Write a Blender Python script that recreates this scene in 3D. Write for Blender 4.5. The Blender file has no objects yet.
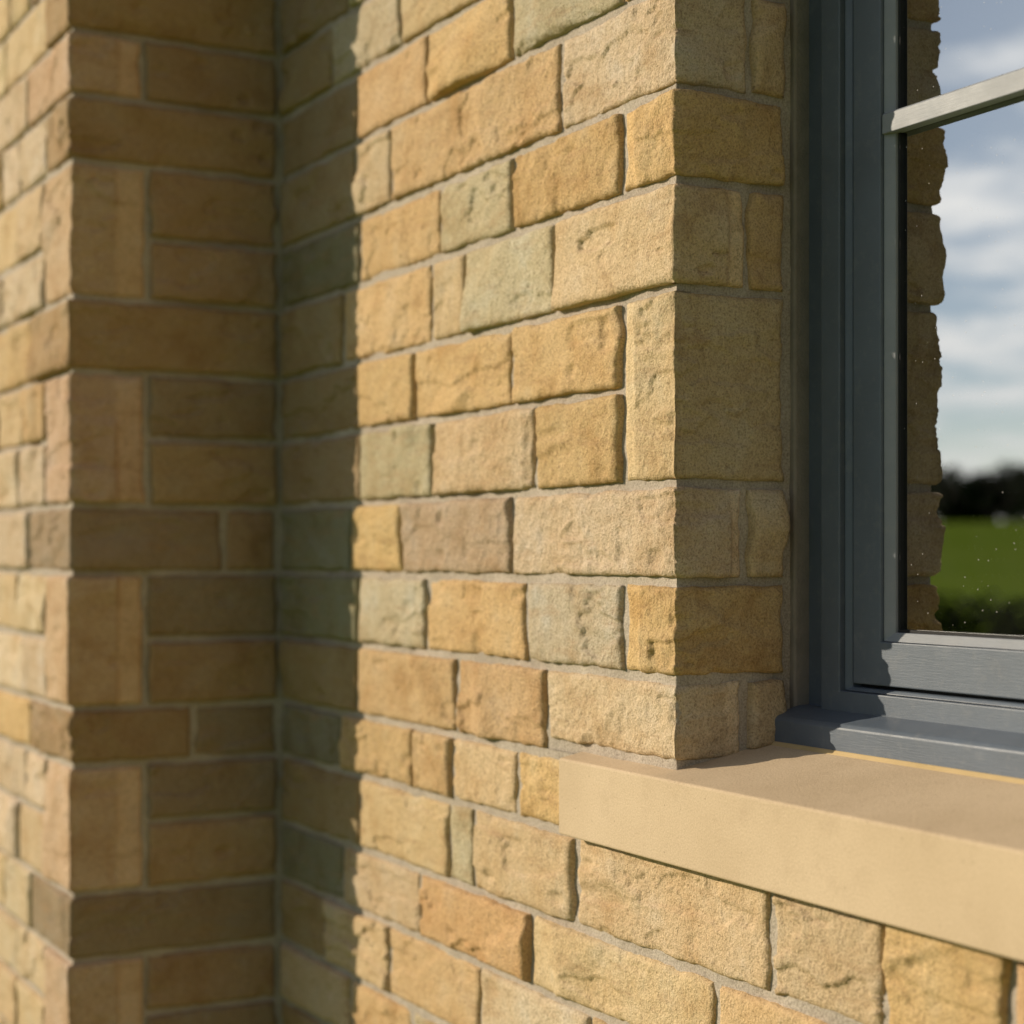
import bpy, math, random
import numpy as np
from mathutils import Vector
random.seed(7); rng=np.random.RandomState(11)
S=bpy.context.scene
# ------------------------------------------------------------------ noise
def _h(x,y,z):
    with np.errstate(over='ignore'):
        h=(x.astype(np.int64)*374761393+y.astype(np.int64)*668265263+z.astype(np.int64)*1274126177)&0xffffffff
        h=((h^(h>>13))*1274126177)&0xffffffff
        h=((h^(h>>16))*2246822519)&0xffffffff
        h=h^(h>>15)
    return (h&0xffffff)/float(0xffffff)*2-1
def vn(x,y,z):
    x,y,z=np.broadcast_arrays(np.asarray(x,float),np.asarray(y,float),np.asarray(z,float))
    xi=np.floor(x);yi=np.floor(y);zi=np.floor(z)
    f=lambda t:t*t*t*(t*(t*6-15)+10)
    fx=f(x-xi);fy=f(y-yi);fz=f(z-zi)
    r=0
    for a in (0,1):
        for b in (0,1):
            for c in (0,1):
                w=(fx if a else 1-fx)*(fy if b else 1-fy)*(fz if c else 1-fz)
                r=r+w*_h(xi+a,yi+b,zi+c)
    return r
def fbm(x,y,z,o=4,g=.5):
    r=0;a=1;t=0
    for k in range(o):
        r=r+a*vn(x*2.03**k+k*7.3,y*2.03**k+k*3.1,z+k*5.7);t+=a;a*=g
    return r/t*1.4
# ------------------------------------------------------------------ mesh helpers
class Buf:
    def __init__(s): s.v=[];s.f=[];s.c=[];s.n=0
    def add(s,V,F,C):
        s.v.append(V);s.f.append(F+s.n);s.c.append(C);s.n+=len(V)
    def build(s,name,mat,parent=None,smooth=True):
        V=np.concatenate(s.v);F=np.concatenate(s.f);C=np.concatenate(s.c)
        me=bpy.data.meshes.new(name)
        me.vertices.add(len(V));me.vertices.foreach_set('co',V.astype(np.float32).ravel())
        me.loops.add(len(F)*4);me.loops.foreach_set('vertex_index',F.astype(np.int32).ravel())
        me.polygons.add(len(F))
        me.polygons.foreach_set('loop_start',np.arange(0,len(F)*4,4,dtype=np.int32))
        me.polygons.foreach_set('loop_total',np.full(len(F),4,dtype=np.int32))
        me.polygons.foreach_set('use_smooth',np.full(len(F),smooth))
        a=me.color_attributes.new('stone_col','FLOAT_COLOR','POINT')
        a.data.foreach_set('color',C.astype(np.float32).ravel())
        me.update(calc_edges=True);me.validate()
        ob=bpy.data.objects.new(name,me);S.collection.objects.link(ob)
        me.materials.append(mat)
        if parent: ob.parent=parent
        return ob
def sst(x,a,b):
    t=np.clip((x-a)/(b-a),0,1);return t*t*(3-2*t)
def strip(B,Cx,Cy,u0,u1,z0,z1,col,res=.003,kind='rock',lift=.002,marg=(0,0),mir=1):
    seed=random.uniform(0,500)
    w=u1-u0;h=z1-z0
    if w<.006 or h<.006: return
    nu=max(4,int(w/res)+1);nz=max(4,int(h/res)+1)
    us=np.linspace(u0,u1,nu);zs=np.linspace(z0,z1,nz)
    if u0<-.001 and u1>.001: us[np.argmin(abs(us))]=0
    U,Z=np.meshgrid(us,zs)
    eu=np.minimum(U-u0,u1-U);ez=np.minimum(Z-z0,z1-Z)
    e=np.minimum(eu,ez)
    wrap=(u0<-.001 and u1>.001)
    if kind=='mortar':
        H=lift+.0012*fbm(U*14,Z*14,seed,3)+.0010*fbm(U*70,Z*70,seed+3,3)
        Up,Zp=U,Z
        tint=np.ones_like(U)
    else:
        Uw=U+.004*vn(U*40,Z*40,seed+9);Zw=Z+.004*vn(U*40,Z*40,seed+19)
        def facets(side):
            Hh=np.full(U.shape,.0100)
            for k in range(6):
                uc=random.uniform(*side);zc=random.uniform(z0,z1)
                gx=random.gauss(0,.11);gz=random.gauss(0,.14);c=random.uniform(.004,.010)
                Hh=np.minimum(Hh,c+gx*(Uw-uc)+gz*(Zw-zc))
            return Hh
        if wrap:
            HA=facets((u0,0));HB=facets((0,u1))
            H=np.where(U<0,HA,HB)
            k=np.exp(-abs(U)/.012);H=H*(1-k)+.004*k
        else: H=facets((u0,u1))
        H=np.maximum(H,.0005)
        H=H+lift
        m=np.ones_like(U)
        if marg[0]>0: m=np.minimum(m,np.clip((U-u0-marg[0])/.006+.1*vn(U*50,Z*50,seed),0,1))
        if marg[1]>0: m=np.minimum(m,np.clip((u1-marg[1]-U)/.006+.1*vn(U*50,Z*50,seed),0,1))
        H=H*m+(lift*.3)*(1-m)
        am=random.uniform(.5,1.)
        H+=(.25+.75*m)*am*(.0016*fbm(U*24,Z*30,seed,3)+.0009*fbm(U*95,Z*120,seed+4,3)+.0006*vn(U*300,Z*300,seed+2))
        # split ledges: thin layers that broke away along the bedding
        l1=fbm(U*7,Z*20,seed+11,5,.5)
        lt=random.uniform(.10,.45)
        H-=m*random.uniform(.002,.0045)*sst(l1,lt,lt+.05)
        ch=np.clip(vn(U*30,Z*44,seed+31)-.62,0,1);H-=m*ch*.014
        H=np.maximum(H,-.0010+.0006*vn(U*200,Z*200,seed))
        er=.0022
        H-=.0040*np.exp(-e/er)*(1+.5*vn(U*60,Z*60,seed+8))
        bt=np.clip(vn(U*26,Z*26,seed+51)-.5,0,1)*np.exp(-e/.005);H-=.010*bt
        if wrap:
            H-=.0018*np.exp(-abs(U)/.004)*(1+vn(U*10,Z*55,seed+5))
            c2=np.clip(vn(Z*0+.3,Z*30,seed+61)-.15,0,1)*np.exp(-abs(U)/.008);H-=.005*c2
        k=np.exp(-e/.022);ku=np.exp(-eu/.02)
        Up=U+ku*(.0034*vn(U*12,Z*34,seed+70))+k*.0011*vn(U*60,Z*90,seed+71)
        Zp=Z+k*(.0014*vn(U*24,Z*12,seed+72)+.0009*vn(U*80,Z*60,seed+73))
        if wrap: Up=np.where(abs(U)<.01,U,Up)
        tint=1+.20*(1-m)
    if kind!='mortar':
        P=lambda A,mode='edge':np.pad(A,1,mode=mode)
        Up=P(Up);Zp=P(Zp);Hs=np.full(Up.shape,-.022);Hs[1:-1,1:-1]=H;H=Hs;tint=P(tint)
    t=np.clip((Up+.003)/.006,0,1)
    if not wrap: t=np.full(Up.shape,1. if u0>=-.001 else 0.)
    Nx=np.clip(2*t,0,1);Ny=-np.clip(2-2*t,0,1)
    if wrap: px=np.minimum(Up,0);py=np.maximum(Up,0)
    elif u0>=-.001: px=Up*0;py=Up
    else: px=Up;py=Up*0
    X=px+Nx*H;Y=py+Ny*H
    V=np.stack([Cx+mir*X,Cy+Y,Zp],-1).reshape(-1,3)
    a,b=Up.shape
    idx=np.arange(a*b).reshape(a,b)
    F=np.stack([idx[:-1,:-1],idx[:-1,1:],idx[1:,1:],idx[1:,:-1]],-1).reshape(-1,4)
    if mir<0: F=F[:,::-1]
    C=np.ones((a*b,4));C[:,:3]=np.array(col)[None,:]*tint.reshape(-1,1);C[:,3]=random.random()
    B.add(V,F,C)
def link(me,name,mat,parent):
    ob=bpy.data.objects.new(name,me);S.collection.objects.link(ob)
    if mat: me.materials.append(mat)
    if parent: ob.parent=parent
    return ob
def boxes(name,lst,mat,parent=None,bev=0):
    v=[];f=[]
    for (x0,x1,y0,y1,z0,z1) in lst:
        n=len(v)
        v+=[(x0,y0,z0),(x1,y0,z0),(x1,y1,z0),(x0,y1,z0),(x0,y0,z1),(x1,y0,z1),(x1,y1,z1),(x0,y1,z1)]
        f+=[tuple(n+i for i in q) for q in ((0,3,2,1),(4,5,6,7),(0,1,5,4),(1,2,6,5),(2,3,7,6),(3,0,4,7))]
    me=bpy.data.meshes.new(name);me.from_pydata(v,[],f)
    ob=link(me,name,mat,parent)
    if bev:
        m=ob.modifiers.new('b','BEVEL');m.width=bev;m.segments=3;m.limit_method='ANGLE'
    return ob
def prism_x(name,prof,x0,x1,mat,parent,bev=.002,nseg=1):
    n=len(prof);v=[];f=[]
    xs=[x0+(x1-x0)*i/nseg for i in range(nseg+1)]
    for x in xs: v+=[(x,y,z) for y,z in prof]
    for k in range(nseg):
        for i in range(n):
            j=(i+1)%n
            f.append((k*n+i,k*n+j,(k+1)*n+j,(k+1)*n+i))
    f.append(tuple(range(n))[::-1]);f.append(tuple(nseg*n+i for i in range(n)))
    me=bpy.data.meshes.new(name);me.from_pydata(v,[],f)
    import bmesh
    bm=bmesh.new();bm.from_mesh(me);bmesh.ops.recalc_face_normals(bm,faces=bm.faces);bm.to_mesh(me);bm.free()
    ob=link(me,name,mat,parent)
    if bev:
        m=ob.modifiers.new('b','BEVEL');m.width=bev;m.segments=3;m.limit_method='ANGLE';m.angle_limit=.5
    return ob
# ------------------------------------------------------------------ materials
class NT:
    def __init__(s,name):
        s.m=bpy.data.materials.new(name);s.m.use_nodes=True;s.t=s.m.node_tree
        s.b=s.t.nodes['Principled BSDF'];s.out=s.t.nodes['Material Output']
    def n(s,ty,**k):
        nd=s.t.nodes.new(ty)
        for a,b in k.items(): setattr(nd,a,b)
        return nd
    def l(s,a,b): s.t.links.new(a,b)
    def noise(s,vec,scale,detail=6,rough=.55,out='Fac'):
        nd=s.n('ShaderNodeTexNoise');nd.inputs['Scale'].default_value=scale;nd.inputs['Detail'].default_value=detail;nd.inputs['Roughness'].default_value=rough
        if vec is not None: s.l(vec,nd.inputs['Vector'])
        return nd.outputs[out]
    def ramp(s,fac,stops):
        nd=s.n('ShaderNodeValToRGB');cr=nd.color_ramp
        while len(cr.elements)<len(stops): cr.elements.new(.5)
        for e,(p,c) in zip(cr.elements,stops):
            e.position=p;e.color=(c if len(c)==4 else (*c,1)) if not isinstance(c,(int,float)) else (c,c,c,1)
        s.l(fac,nd.inputs['Fac']);return nd.outputs['Color']
    def mix(s,fac,a,b,ty='MIX'):
        nd=s.n('ShaderNodeMix',data_type='RGBA',blend_type=ty)
        for sock,val in ((nd.inputs[0],fac),(nd.inputs[6],a),(nd.inputs[7],b)):
            if isinstance(val,(int,float)): sock.default_value=val
            elif isinstance(val,tuple): sock.default_value=(*val,1) if len(val)==3 else val
            else: s.l(val,sock)
        return nd.outputs[2]
    def math(s,op,a,b=None,c=False):
        nd=s.n('ShaderNodeMath',operation=op,use_clamp=c)
        for i,val in enumerate((a,b)):
            if val is None: continue
            if isinstance(val,(int,float)): nd.inputs[i].default_value=val
            else: s.l(val,nd.inputs[i])
        return nd.outputs[0]
    def bump(s,h,dist,strength=1,prev=None):
        nd=s.n('ShaderNodeBump');nd.inputs['Distance'].default_value=dist;nd.inputs['Strength'].default_value=strength
        s.l(h,nd.inputs['Height'])
        if prev: s.l(prev,nd.inputs['Normal'])
        return nd.outputs['Normal']
def m_stone():
    T=NT('sandstone')
    at=T.n('ShaderNodeAttribute',attribute_name='stone_col')
    tc=T.n('ShaderNodeTexCoord')
    off=T.math('MULTIPLY',at.outputs['Alpha'],31.)
    va=T.n('ShaderNodeVectorMath',operation='ADD');T.l(tc.outputs['Object'],va.inputs[0]);T.l(off,va.inputs[1])
    v=va.outputs[0]
    col=at.outputs['Color']
    big=T.noise(v,13,4,.62)
    col=T.mix(1.,col,T.ramp(big,[(.30,(.84,.76,.66)),(.45,(.99,.97,.95)),(.57,(1.02,1.03,1.06)),(.70,(1.02,1.09,1.24))]),'MULTIPLY')
    sq=T.n('ShaderNodeMapping');sq.inputs['Scale'].default_value=(.3,.3,1.5);sq.inputs['Rotation'].default_value=(.05,.14,0);T.l(v,sq.inputs['Vector'])
    bed=T.noise(sq.outputs[0],34,5,.68)
    col=T.mix(T.math('MULTIPLY',T.ramp(bed,[(.52,0.),(.68,1.)]),.38),col,(.36,.215,.10))
    pit=T.noise(v,130,3,.6)
    col=T.mix(T.math('MULTIPLY',T.ramp(pit,[(.60,0.),(.71,1.)]),.38),col,(.20,.135,.08))
    g1=T.noise(v,420,2,.75)
    col=T.mix(1.,col,T.ramp(g1,[(.30,(.62,.58,.54)),(.47,(.98,.98,.98)),(.70,(1.24,1.25,1.27))]),'MULTIPLY')
    T.l(col,T.b.inputs['Base Color'])
    T.b.inputs['Roughness'].default_value=.92;T.b.inputs['Specular IOR Level'].default_value=.18
    n=T.bump(T.noise(v,110,5,.74),.0038,.8)
    n=T.bump(g1,.0017,.95,n)
    T.l(n,T.b.inputs['Normal'])
    return T.m
def m_mortar():
    T=NT('mortar');tc=T.n('ShaderNodeTexCoord');v=tc.outputs['Object']
    col=T.ramp(T.noise(v,10,3,.6),[(.3,(.345,.295,.235)),(.7,(.45,.39,.315))])
    col=T.mix(1.,col,T.ramp(T.noise(v,450,2,.7),[(.3,(.65,.64,.62)),(.5,(1,1,1)),(.7,(1.25,1.25,1.22))]),'MULTIPLY')
    T.l(col,T.b.inputs['Base Color']);T.b.inputs['Roughness'].default_value=.95;T.b.inputs['Specular IOR Level'].default_value=.15
    n=T.bump(T.noise(v,260,3,.75),.002,.9);T.l(n,T.b.inputs['Normal']);return T.m
def m_sill():
    T=NT('cast_stone');tc=T.n('ShaderNodeTexCoord');v=tc.outputs['Object']
    col=T.ramp(T.noise(v,6,5,.6),[(.3,(.49,.375,.24)),(.7,(.575,.45,.30))])
    col=T.mix(1.,col,T.ramp(T.noise(v,500,2,.7),[(.3,(.86,.85,.84)),(.6,(1.05,1.05,1.05))]),'MULTIPLY')
    d=T.noise(v,30,5,.75)
    col=T.mix(T.math('MULTIPLY',T.ramp(d,[(.54,0.),(.74,1.)]),.26),col,(.33,.235,.145))
    vo=T.n('ShaderNodeTexVoronoi');vo.inputs['Scale'].default_value=60;T.l(v,vo.inputs['Vector'])
    pin=T.math('LESS_THAN',vo.outputs['Distance'],.06)
    col=T.mix(T.math('MULTIPLY',pin,.45),col,(.22,.16,.10))
    T.l(col,T.b.inputs['Base Color']);T.b.inputs['Roughness'].default_value=.85;T.b.inputs['Specular IOR Level'].default_value=.25
    n=T.bump(T.noise(v,420,3,.7),.0007,.7);n=T.bump(T.noise(v,20,3,.6),.002,.25,n);T.l(n,T.b.inputs['Normal']);return T.m
def m_metal(name,c,rough=.38,metal=.0,spec=.35):
    T=NT(name);tc=T.n('ShaderNodeTexCoord');v=tc.outputs['Object']
    col=T.ramp(T.noise(v,14,3,.6),[(.3,tuple(x*.92 for x in c)),(.7,tuple(x*1.08 for x in c))])
    d=T.noise(v,60,5,.75)
    col=T.mix(T.math('MULTIPLY',T.ramp(d,[(.52,0.),(.75,1.)]),.12),col,(.40,.37,.32))
    T.l(col,T.b.inputs['Base Color'])
    T.b.inputs['Metallic'].default_value=metal;T.b.inputs['Specular IOR Level'].default_value=spec
    r=T.ramp(T.noise(v,30,4,.65),[(.3,rough-.04),(.7,rough+.08)]);T.l(r,T.b.inputs['Roughness'])
    mp=T.n('ShaderNodeMapping');mp.inputs['Scale'].default_value=(.06,1,1);T.l(v,mp.inputs['Vector'])
    n=T.bump(T.noise(mp.outputs[0],900,2,.6),.0003,.5);n=T.bump(T.noise(v,1400,2,.5),.00015,.4,n);T.l(n,T.b.inputs['Normal']);return T.m
def m_glass():
    T=NT('coated_glass')
    tc=T.n('ShaderNodeTexCoord')
    gl=T.n('ShaderNodeBsdfGlossy');gl.inputs['Roughness'].default_value=0.0;gl.inputs['Color'].default_value=(.95,.98,1,1)
    tr=T.n('ShaderNodeBsdfTransparent');tr.inputs['Color'].default_value=(.5,.53,.53,1)
    fr=T.n('ShaderNodeFresnel');fr.inputs['IOR'].default_value=1.5
    fac=T.math('ADD',fr.outputs[0],.37,True)
    mx=T.n('ShaderNodeMixShader');T.l(fac,mx.inputs[0]);T.l(tr.outputs[0],mx.inputs[1]);T.l(gl.outputs[0],mx.inputs[2])
    df=T.n('ShaderNodeBsdfDiffuse');df.inputs['Color'].default_value=(.55,.53,.5,1)
    vo=T.n('ShaderNodeTexVoronoi');vo.inputs['Scale'].default_value=120;T.l(tc.outputs['Object'],vo.inputs['Vector'])
    sp=T.math('LESS_THAN',vo.outputs['Distance'],.085)
    rnd=T.n('ShaderNodeSeparateColor');T.l(vo.outputs['Color'],rnd.inputs[0])
    sp=T.math('MULTIPLY',sp,T.math('GREATER_THAN',rnd.outputs[0],.5))
    film=T.math('MULTIPLY',T.ramp(T.noise(tc.outputs['Object'],6,4,.7),[(.4,0.),(.8,1.)]),.02)
    sp2=T.math('MAXIMUM',T.math('MULTIPLY',sp,.40),film)
    m2=T.n('ShaderNodeMixShader');T.l(sp2,m2.inputs[0]);T.l(mx.outputs[0],m2.inputs[1]);T.l(df.outputs[0],m2.inputs[2])
    T.l(m2.outputs[0],T.out.inputs['Surface']);return T.m
def m_plain(name,a,b,scale,rough=.9,bs=None,bd=.01,spec=.2):
    T=NT(name);tc=T.n('ShaderNodeTexCoord');v=tc.outputs['Object']
    T.l(T.ramp(T.noise(v,scale,4,.65),[(.3,a),(.7,b)]),T.b.inputs['Base Color']);T.b.inputs['Roughness'].default_value=rough
    T.b.inputs['Specular IOR Level'].default_value=spec
    if bs: T.l(T.bump(T.noise(v,bs,3,.6),bd),T.b.inputs['Normal'])
    return T.m
ST=m_stone();MO=m_mortar();SI=m_sill();FR=m_metal('frame_paint',(.086,.108,.138),.47,0,.5);BAR=m_metal('bead_paint',(.21,.225,.245),.5,0,.4)
GL=m_glass();BLK=m_plain('gasket',(.012,.012,.013),(.02,.02,.02),50,.6)
SEAL=m_plain('sealant',(.20,.175,.145),(.27,.235,.195),30,.8,300,.001)
# ------------------------------------------------------------------ house
house=bpy.data.objects.new('stone_house',None);S.collection.objects.link(house)
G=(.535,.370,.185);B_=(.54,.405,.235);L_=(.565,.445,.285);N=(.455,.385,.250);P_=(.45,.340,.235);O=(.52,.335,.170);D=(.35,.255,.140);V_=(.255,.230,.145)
pal=[G,G,B_,B_,L_,N,P_,O,G,B_,D]
def jc(c,a=.08):
    k=1+random.uniform(-a,a);return (c[0]*k,c[1]*k*(1+random.uniform(-.015,.015)),c[2]*k*(1+random.uniform(-.06,.06)))
PX,PY=-1.107,-.328
RB=.138
gz=.0048;gu=.0048
stones=Buf()
def st(Cx,Cy,u0,u1,z1,z0,c,res=.003,kind='rock',mL=0,mR=0,mir=1):
    a=u0+gu;b=u1-gu
    strip(stones,Cx,Cy,a,b,z0+gz,z1-gz,jc(c),res,kind,random.uniform(.0005,.0055),(mL,mR),mir)
def row(z1,z0,js,cols,res=.0027):
    for i in range(len(js)-1):
        st(0,0,-js[i+1],-js[i],z1,z0,cols[i%len(cols)],res)
IC=1.107
def quoin(z1,z0,a,b,c,kind='rock',mL=0,mR=0): st(0,0,-a,b,z1,z0,c,.0023,kind,mL,mR)
quoin(.583,.475,.233,.092,L_,mR=.0);st(0,0,.092,RB+.002,.583,.475,B_)
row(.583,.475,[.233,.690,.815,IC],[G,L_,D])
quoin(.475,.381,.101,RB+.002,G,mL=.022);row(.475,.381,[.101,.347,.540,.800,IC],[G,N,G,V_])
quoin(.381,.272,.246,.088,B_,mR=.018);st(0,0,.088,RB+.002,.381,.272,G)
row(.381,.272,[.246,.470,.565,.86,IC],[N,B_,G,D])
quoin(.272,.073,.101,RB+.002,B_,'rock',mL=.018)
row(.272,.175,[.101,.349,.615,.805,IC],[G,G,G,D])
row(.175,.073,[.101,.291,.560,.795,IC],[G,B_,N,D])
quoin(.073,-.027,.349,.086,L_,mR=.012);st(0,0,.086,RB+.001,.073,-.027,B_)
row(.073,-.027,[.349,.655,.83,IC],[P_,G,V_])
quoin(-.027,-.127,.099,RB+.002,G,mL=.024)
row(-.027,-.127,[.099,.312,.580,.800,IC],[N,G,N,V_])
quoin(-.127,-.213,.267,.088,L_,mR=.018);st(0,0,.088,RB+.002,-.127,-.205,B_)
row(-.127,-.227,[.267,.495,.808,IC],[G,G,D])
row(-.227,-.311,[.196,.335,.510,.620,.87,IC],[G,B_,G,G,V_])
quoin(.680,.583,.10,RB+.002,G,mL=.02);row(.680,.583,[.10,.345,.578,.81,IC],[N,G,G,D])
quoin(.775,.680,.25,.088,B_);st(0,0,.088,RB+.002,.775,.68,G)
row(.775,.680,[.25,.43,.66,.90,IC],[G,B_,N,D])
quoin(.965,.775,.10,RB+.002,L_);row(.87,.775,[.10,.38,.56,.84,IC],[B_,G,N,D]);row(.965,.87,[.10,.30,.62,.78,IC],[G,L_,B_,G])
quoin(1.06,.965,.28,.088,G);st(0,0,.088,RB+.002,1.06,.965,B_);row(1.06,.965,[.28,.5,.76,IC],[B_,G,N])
def rowx(z1,z0,xs,cols,res=.0025):
    for i in range(len(xs)-1):
        st(3,0,xs[i]-3,xs[i+1]-3,z1,z0,cols[i%len(cols)],res)
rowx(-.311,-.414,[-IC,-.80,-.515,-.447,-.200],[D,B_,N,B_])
rowx(-.3025,-.414,[-.200,.159,.322,.47],[B_,B_,G])
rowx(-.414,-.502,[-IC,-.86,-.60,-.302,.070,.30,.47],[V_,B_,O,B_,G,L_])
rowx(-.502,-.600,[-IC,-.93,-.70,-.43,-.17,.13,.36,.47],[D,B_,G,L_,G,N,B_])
def fill(z1,z0,x0,x1,res):
    x=x0
    while x<x1-.01:
        w=random.uniform(.14,.34)
        if x1-(x+w)<.1: w=x1-x
        st(3,0,x-3,x+w-3,z1,z0,random.choice(pal),res);x+=w
fill(-.600,-.690,-IC,.47,.0035);fill(-.690,-.785,-IC,.47,.0035)
low=[-.785,-.88,-.965,-1.07,-1.16,-1.26,-1.35,-1.45,-1.55]
for a,b in zip(low,low[1:]): fill(a,b,-IC,2.4,.008)
for a,b in zip([-.311,-.414,-.502,-.600,-.690],[-.414,-.502,-.600,-.690,-.785]): fill(a,b,.47,2.4,.007)
fill(1.155,1.06,-IC,-.15,.008);fill(1.155,1.06,1.35,2.4,.008)
for a,b in ((1.25,1.155),(1.345,1.25),(1.44,1.345),(1.535,1.44),(1.62,1.535)): fill(a,b,-IC,2.4,.009)
zz=[1.06,.965,.87,.775,.68,.583,.475,.381,.272,.175,.073,-.027,-.127,-.218,-.311]
for i,(a,b) in enumerate(zip(zz,zz[1:])):
    q=.1 if i%2 else .26
    if b<-.22: fill(a,b,1.40,2.4,.009);continue
    st(1.2,0,-q,RB,a,b,random.choice(pal),.007,mir=-1);fill(a,b,1.2+q,2.4,.009)
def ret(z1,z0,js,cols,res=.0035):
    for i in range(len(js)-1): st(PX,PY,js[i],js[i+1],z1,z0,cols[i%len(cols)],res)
W=.328-.004
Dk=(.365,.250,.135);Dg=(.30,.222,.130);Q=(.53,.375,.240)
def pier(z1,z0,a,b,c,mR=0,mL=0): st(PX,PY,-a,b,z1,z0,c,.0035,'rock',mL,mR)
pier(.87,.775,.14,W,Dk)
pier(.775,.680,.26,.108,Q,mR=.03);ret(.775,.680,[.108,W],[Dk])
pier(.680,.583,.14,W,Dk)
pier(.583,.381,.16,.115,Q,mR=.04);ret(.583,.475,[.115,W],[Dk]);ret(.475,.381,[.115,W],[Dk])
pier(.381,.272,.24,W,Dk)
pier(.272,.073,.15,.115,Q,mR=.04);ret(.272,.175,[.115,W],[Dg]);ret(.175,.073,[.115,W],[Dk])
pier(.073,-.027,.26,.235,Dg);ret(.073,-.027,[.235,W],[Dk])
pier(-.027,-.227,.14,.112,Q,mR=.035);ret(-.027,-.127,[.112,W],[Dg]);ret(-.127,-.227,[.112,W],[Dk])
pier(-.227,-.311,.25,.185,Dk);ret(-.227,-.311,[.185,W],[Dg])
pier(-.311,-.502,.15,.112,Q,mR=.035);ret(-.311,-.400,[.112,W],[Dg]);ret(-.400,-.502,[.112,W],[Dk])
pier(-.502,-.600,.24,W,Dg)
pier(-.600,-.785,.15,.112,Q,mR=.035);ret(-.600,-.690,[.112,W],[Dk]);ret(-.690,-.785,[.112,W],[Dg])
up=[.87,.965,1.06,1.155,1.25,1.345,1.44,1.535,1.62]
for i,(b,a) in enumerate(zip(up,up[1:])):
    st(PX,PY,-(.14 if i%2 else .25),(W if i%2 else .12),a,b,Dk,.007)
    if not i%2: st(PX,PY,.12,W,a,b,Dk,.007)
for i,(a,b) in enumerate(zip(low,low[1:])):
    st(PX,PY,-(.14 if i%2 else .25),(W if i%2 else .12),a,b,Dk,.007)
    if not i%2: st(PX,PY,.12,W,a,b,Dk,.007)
def fillp(z1,z0,a,res=.005):
    x=-a
    while x>-1.5:
        w=random.uniform(.13,.30)
        st(PX,PY,x-w,x,z1,z0,random.choice([B_,B_,L_,L_,L_,G,B_]),res if x>-.8 else .009);x-=w
for (a,b,q) in [(.87,.775,.14),(.775,.68,.26),(.68,.583,.14),(.583,.475,.16),(.475,.381,.16),(.381,.272,.24),(.272,.175,.15),(.175,.073,.15),(.073,-.027,.26),(-.027,-.127,.14),(-.127,-.227,.14),(-.227,-.311,.25),(-.311,-.4,.15),(-.4,-.502,.15),(-.502,-.6,.24),(-.6,-.69,.15),(-.69,-.785,.15)]:
    fillp(a,b,q)
for i,(b,a) in enumerate(zip(up,up[1:])): fillp(a,b,.14 if i%2 else .25,.009)
for i,(a,b) in enumerate(zip(low,low[1:])): fillp(a,b,.14 if i%2 else .25,.009)
stones.build('stone_facing',ST,house)
mort=Buf();ml=-.0040
strip(mort,0,0,-1.118,.185,-.222,1.06,(1,1,1),.005,'mortar',ml)
strip(mort,3,0,-4.118,-.6,-1.55,-.222,(1,1,1),.0055,'mortar',ml)
strip(mort,3,0,-4.118,-.6,1.06,1.62,(1,1,1),.012,'mortar',ml)
strip(mort,1.2,0,-1.2,.185,-.222,1.06,(1,1,1),.012,'mortar',ml,mir=-1)
strip(mort,PX,PY,-1.5,.338,-1.55,1.62,(1,1,1),.007,'mortar',ml)
mort.build('mortar_bed',MO,house)
boxes('wall_core',[(-2.6,-1.13,-.30,.30,-1.6,1.62),(-1.13,-.02,.02,.30,-1.6,1.62),(-.02,1.22,.02,.30,-1.6,-.25),(-.02,1.22,.02,.30,1.08,1.62),(1.22,2.4,.02,.30,-1.6,1.62),
  (-2.6,-2.3,.30,3.2,-1.6,1.62),(2.1,2.4,.30,3.2,-1.6,1.62),(-2.3,2.1,2.9,3.2,-1.6,1.62)],MO,house)
PL=m_plain('plaster',(.30,.29,.27),(.36,.35,.33),3)
boxes('room_lining',[(-2.29,2.09,2.87,2.895,-1.5,1.5),(-2.295,-2.27,.31,2.87,-1.5,1.5),(2.07,2.095,.31,2.87,-1.5,1.5),(-2.29,2.09,.31,2.89,1.5,1.53),(-2.29,2.09,.31,2.89,-1.55,-1.51)],PL,house)
ROOF=m_plain('roof_tiles',(.10,.055,.04),(.16,.09,.06),8)
prism_x('roof',[(-.46,1.625),(3.4,1.625),(3.4,1.70),(1.47,2.9),(-.46,1.70)],-2.75,2.55,ROOF,house,0)
prism_x('lintel',[(-.004,1.064),(.16,1.064),(.16,1.151),(-.004,1.151)],-.146,1.346,SI,house,.003)
prism_x('window_sill',[(-.024,-.308),(-.018,-.308),(.28,-.308),(.28,-.168),(.118,-.1965),(-.024,-.2240)],-.1965,1.3965,SI,house,.0025)
# ------------------------------------------------------------------ window
def ring(name,xo0,xo1,zo0,zo1,xi0,xi1,zi0,zi1,yf,yb,mat,yi=None,bev=.0012):
    yi=yf if yi is None else yi
    o=[(xo0,zo0),(xo1,zo0),(xo1,zo1),(xo0,zo1)];i=[(xi0,zi0),(xi1,zi0),(xi1,zi1),(xi0,zi1)]
    v=[(x,yf,z) for x,z in o]+[(x,yi,z) for x,z in i]+[(x,yb,z) for x,z in o]+[(x,yb,z) for x,z in i]
    f=[]
    for k in range(4):
        j=(k+1)%4
        f+=[(k,j,4+j,4+k),(4+k,4+j,12+j,12+k),(8+j,8+k,12+k,12+j),(j,k,8+k,8+j)]
    me=bpy.data.meshes.new(name);me.from_pydata(v,[],f)
    ob=link(me,name,mat,win)
    if bev:
        m=ob.modifiers.new('b','BEVEL');m.width=bev;m.segments=2;m.limit_method='ANGLE'
    return ob
win=bpy.data.objects.new('casement_window',None);S.collection.objects.link(win);win.parent=house
zb,zt=-.168,1.05
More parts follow.
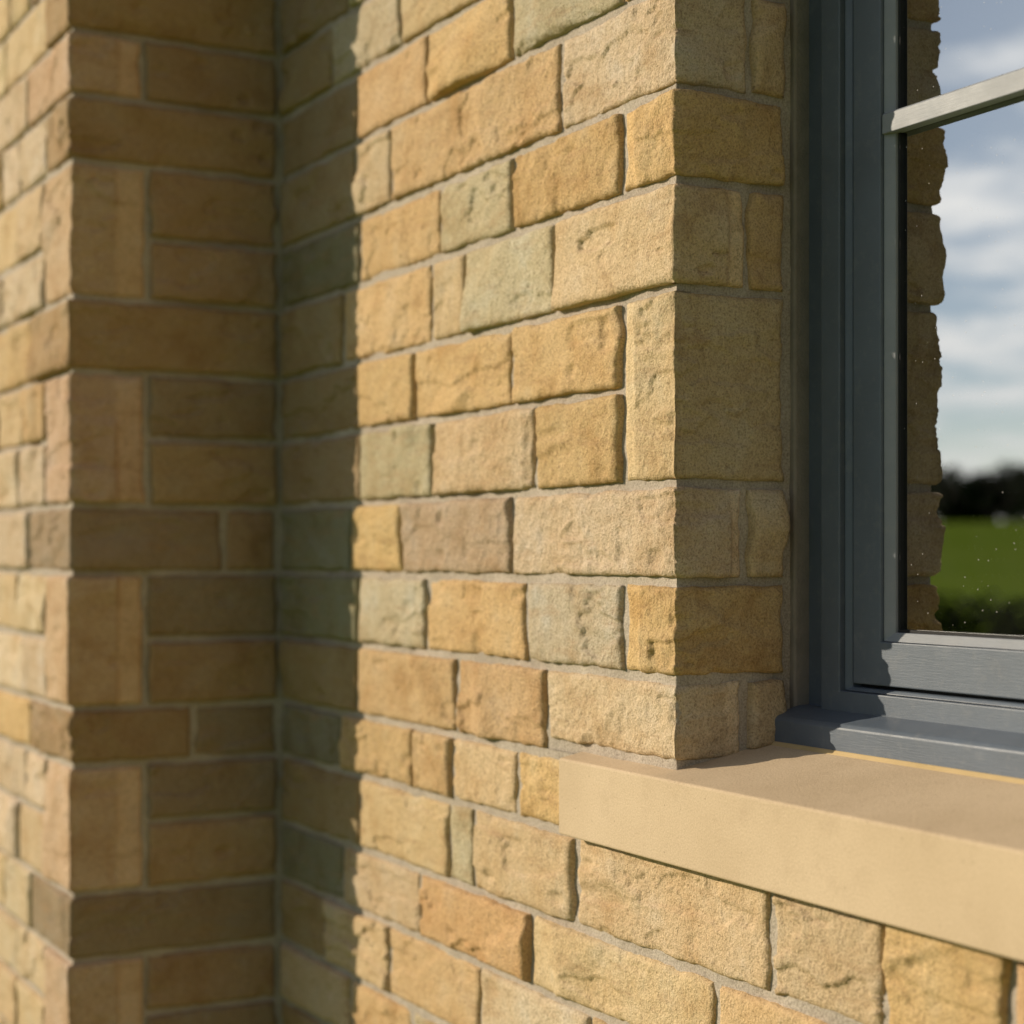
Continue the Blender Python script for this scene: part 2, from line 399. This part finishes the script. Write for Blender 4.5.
ring('outer_frame_back',.002,1.198,zb,zt,.046,1.154,zb+.024,zt-.046,.166,.26,FR)
ring('outer_frame',.044,1.156,zb+.002,zt-.044,.074,1.126,zb+.030,zt-.074,.150,.24,FR)
ring('outer_frame_step',.0745,1.1255,zb+.0305,zt-.0745,.084,1.116,zb+.0345,zt-.084,.156,.24,FR,.159)
ring('sash_gasket',.0845,1.1155,zb+.035,zt-.0845,.0875,1.1125,zb+.038,zt-.0875,.170,.24,BLK,bev=0)
ring('sash',.088,1.112,zb+.0385,zt-.088,.130,1.07,-.086,zt-.130,.156,.24,FR)
ring('glazing_bead',.1305,1.0695,-.0855,zt-.1305,.1425,1.0575,-.0765,zt-.1425,.160,.23,BAR,.165,.0006)
ring('glazing_gasket',.143,1.057,-.0760,zt-.143,.1455,1.0545,-.0735,zt-.1455,.168,.23,BLK,bev=0)
prism_x('glazing_bar',[(.1575,.4165),(.172,.4165),(.172,.4375),(.160,.4375),(.1575,.4355)],.1308,1.0692,BAR,win,.0008)
boxes('glass_pane',[(.135,1.065,.1725,.1765,-.08,zt-.135)],GL,win)
prism_x('metal_subsill',[(.117,-.196),(.24,-.196),(.24,-.156),(.152,-.1580),(.121,-.167),(.117,-.171)],.001,1.199,FR,win,.0015)
prism_x('sill_sealant',[(.112,-.1985),(.140,-.1985),(.140,-.192),(.116,-.1935)],.001,1.199,m_plain('buff_sealant',(.42,.31,.15),(.5,.37,.19),20),win,.001)
boxes('jamb_sealant',[(-.012,.004,.147,.18,-.195,1.05),(1.196,1.212,.147,.18,-.195,1.05)],SEAL,win,.003)
cv=[];cf=[]
nx=60
for i in range(nx+1):
    x=-.06+.12*i/nx;y=.36+.018*math.sin(i*.9)+.008*math.sin(i*2.3)
    cv+=[(x,y,-.9),(x,y,1.2)]
for i in range(nx): cf.append((2*i,2*i+2,2*i+3,2*i+1))
me=bpy.data.meshes.new('curtain');me.from_pydata(cv,[],cf);link(me,'curtain',m_plain('linen',(.45,.44,.41),(.52,.5,.47),60),house)
for p in me.polygons: p.use_smooth=True
# ------------------------------------------------------------------ landscape
def ground_h(r):
    t=min(max((r-35)/125,0),1);t=t*t*(3-2*t);return -1.55+t*4.5
gv=[];gf=[]
rs=[0,4,8,14,20,28,36,45,55,65,75,85,95,105,115,125,135,145,155,170,200,300,600,1500,4000];na=96
for r in rs:
    for a in range(na):
        th=2*math.pi*a/na;wob=.15*math.sin(th*5+r*.03) if r>30 else 0
        gv.append((r*math.cos(th),r*math.sin(th),ground_h(r)+wob))
for i in range(len(rs)-1):
    for a in range(na):
        b=(a+1)%na;gf.append((i*na+a,(i+1)*na+a,(i+1)*na+b,i*na+b))
me=bpy.data.meshes.new('grass_ground');me.from_pydata(gv,[],gf)
for p in me.polygons: p.use_smooth=True
link(me,'grass_ground',m_plain('grass',(.16,.24,.026),(.22,.29,.04),.12,1.,spec=0.),None)
LEAF=m_plain('foliage',(.025,.045,.014),(.05,.08,.022),.6,.8)
BARK=m_plain('bark',(.06,.045,.03),(.1,.08,.06),3)
def leafbuf(v,f,c,rad,n,size):
    for _ in range(n):
        d=Vector((random.gauss(0,1),random.gauss(0,1),random.gauss(0,1))).normalized()*random.random()**.4
        p=Vector(c)+Vector((d.x*rad[0],d.y*rad[1],d.z*rad[2]))
        a=Vector((random.gauss(0,1),random.gauss(0,1),random.gauss(0,1))).normalized();b=a.orthogonal().normalized();s=size*random.uniform(.6,1.3)
        k=len(v);v+=[tuple(p-a*s),tuple(p-b*s*.7),tuple(p+a*s),tuple(p+b*s*.7)];f.append((k,k+1,k+2,k+3))
v=[];f=[];tv=[];tf=[]
az0=math.atan2(-.70,-.74)
for i in range(260):
    az=az0+(i/259-.5)*1.9+random.uniform(-.006,.006);R=random.uniform(158,185)
    x,y=R*math.cos(az),R*math.sin(az);g=ground_h(R)
    H=random.choice([random.uniform(4.6,5.6),random.uniform(5.2,6.6)]);w=random.uniform(2.,3.)
    for k in range(8):
        leafbuf(v,f,(x+random.uniform(-w,w)*.7,y+random.uniform(-w,w)*.7,g+H*random.uniform(.2,.85)),(w*.6,w*.6,H*.2),42,.5)
    leafbuf(v,f,(x,y,g+1.1),(2.8,2.8,1.5),100,.5)
    n=len(tv)
    for hz,rr in ((0,.25),(H*.4,.16),(H*.8,.05)):
        for q in range(6): tv.append((x+rr*math.cos(q*1.047),y+rr*math.sin(q*1.047),g+hz))
    for l in range(2):
        for q in range(6): tf.append((n+l*6+q,n+l*6+(q+1)%6,n+(l+1)*6+(q+1)%6,n+(l+1)*6+q))
tl=bpy.data.objects.new('tree_line',None);S.collection.objects.link(tl)
me=bpy.data.meshes.new('crowns');me.from_pydata(v,[],f);link(me,'crowns',LEAF,tl)
me=bpy.data.meshes.new('trunks');me.from_pydata(tv,[],tf);link(me,'trunks',BARK,tl)
v=[];f=[]
for i in range(190):
    az=az0+(i/189-.5)*2.0;R=17
    x,y=R*math.cos(az),R*math.sin(az)
    for zc in (-1.35,-1.0,-.66): leafbuf(v,f,(x,y,zc+random.uniform(-.03,.03)),(.25,.25,.26),110,.055)
hd=bpy.data.objects.new('garden_hedge',None);S.collection.objects.link(hd)
me=bpy.data.meshes.new('hedge_leaves');me.from_pydata(v,[],f);link(me,'hedge_leaves',LEAF,hd)
# ------------------------------------------------------------------ light
EL=math.radians(19)
hx,hy=-.671,-.741
sv=Vector((hx*math.cos(EL),hy*math.cos(EL),math.sin(EL)))
sd=bpy.data.lights.new('sun','SUN');sd.energy=5;sd.angle=math.radians(.5);sd.color=(1,.86,.67)
so=bpy.data.objects.new('sun',sd);S.collection.objects.link(so);so.rotation_euler=sv.to_track_quat('Z','Y').to_euler()
so.location=(-5,-6,5)
wd=bpy.data.worlds.new('World');S.world=wd;wd.use_nodes=True;nt=wd.node_tree
bg=nt.nodes['Background'];bg.inputs['Strength'].default_value=.11
sky=nt.nodes.new('ShaderNodeTexSky');sky.sky_type='NISHITA';sky.sun_disc=False;sky.sun_elevation=EL;sky.sun_rotation=math.atan2(hx,hy)%(2*math.pi)
sky.air_density=.8;sky.dust_density=.4;sky.ozone_density=1.5
tc=nt.nodes.new('ShaderNodeTexCoord');sep=nt.nodes.new('ShaderNodeSeparateXYZ');nt.links.new(tc.outputs['Generated'],sep.inputs[0])
def M(op,a,b):
    n=nt.nodes.new('ShaderNodeMath');n.operation=op
    for i,q in enumerate((a,b)):
        if isinstance(q,(int,float)): n.inputs[i].default_value=q
        else: nt.links.new(q,n.inputs[i])
    return n.outputs[0]
den=M('ADD',M('MAXIMUM',sep.outputs['Z'],0.),.10)
cx=M('DIVIDE',sep.outputs['X'],den);cy=M('DIVIDE',sep.outputs['Y'],den)
cb=nt.nodes.new('ShaderNodeCombineXYZ');nt.links.new(cx,cb.inputs[0]);nt.links.new(cy,cb.inputs[1])
nz=nt.nodes.new('ShaderNodeTexNoise');nz.inputs['Scale'].default_value=2.1;nz.inputs['Detail'].default_value=7;nz.inputs['Roughness'].default_value=.58;nt.links.new(cb.outputs[0],nz.inputs['Vector'])
rp=nt.nodes.new('ShaderNodeValToRGB');rp.color_ramp.elements[0].position=.42;rp.color_ramp.elements[1].position=.60;nt.links.new(nz.outputs['Fac'],rp.inputs['Fac'])
tn=nt.nodes.new('ShaderNodeMix');tn.data_type='RGBA';tn.blend_type='MULTIPLY';tn.inputs[0].default_value=1;nt.links.new(sky.outputs[0],tn.inputs[6]);tn.inputs[7].default_value=(.50,.60,.72,1)
# clouds glow towards the sun
dp=nt.nodes.new('ShaderNodeVectorMath');dp.operation='DOT_PRODUCT';nt.links.new(tc.outputs['Generated'],dp.inputs[0]);dp.inputs[1].default_value=sv
glow=M('POWER',M('MAXIMUM',dp.outputs['Value'],0.),7.)
cl=nt.nodes.new('ShaderNodeMix');cl.data_type='RGBA';nt.links.new(glow,cl.inputs[0]);cl.inputs[6].default_value=(5.4,5.2,5.1,1);cl.inputs[7].default_value=(19,18.4,17.6,1)
mx=nt.nodes.new('ShaderNodeMix');mx.data_type='RGBA';nt.links.new(M('MULTIPLY',rp.outputs['Color'],.92),mx.inputs[0]);nt.links.new(tn.outputs[2],mx.inputs[6]);nt.links.new(cl.outputs[2],mx.inputs[7])
nt.links.new(mx.outputs[2],bg.inputs['Color'])
# ------------------------------------------------------------------ camera
cd=bpy.data.cameras.new('camera');cd.sensor_width=36;cd.lens=62.5;cd.shift_y=.042;cd.clip_start=.05;cd.clip_end=6000
cd.dof.use_dof=True;cd.dof.focus_distance=1.78;cd.dof.aperture_fstop=3.5
co=bpy.data.objects.new('camera',cd);S.collection.objects.link(co);co.location=(1.505,-1.002,0);co.rotation_euler=(math.pi/2,0,math.radians(61.6))
S.camera=co
S.view_settings.view_transform='Standard';S.view_settings.look='None';S.view_settings.exposure=0
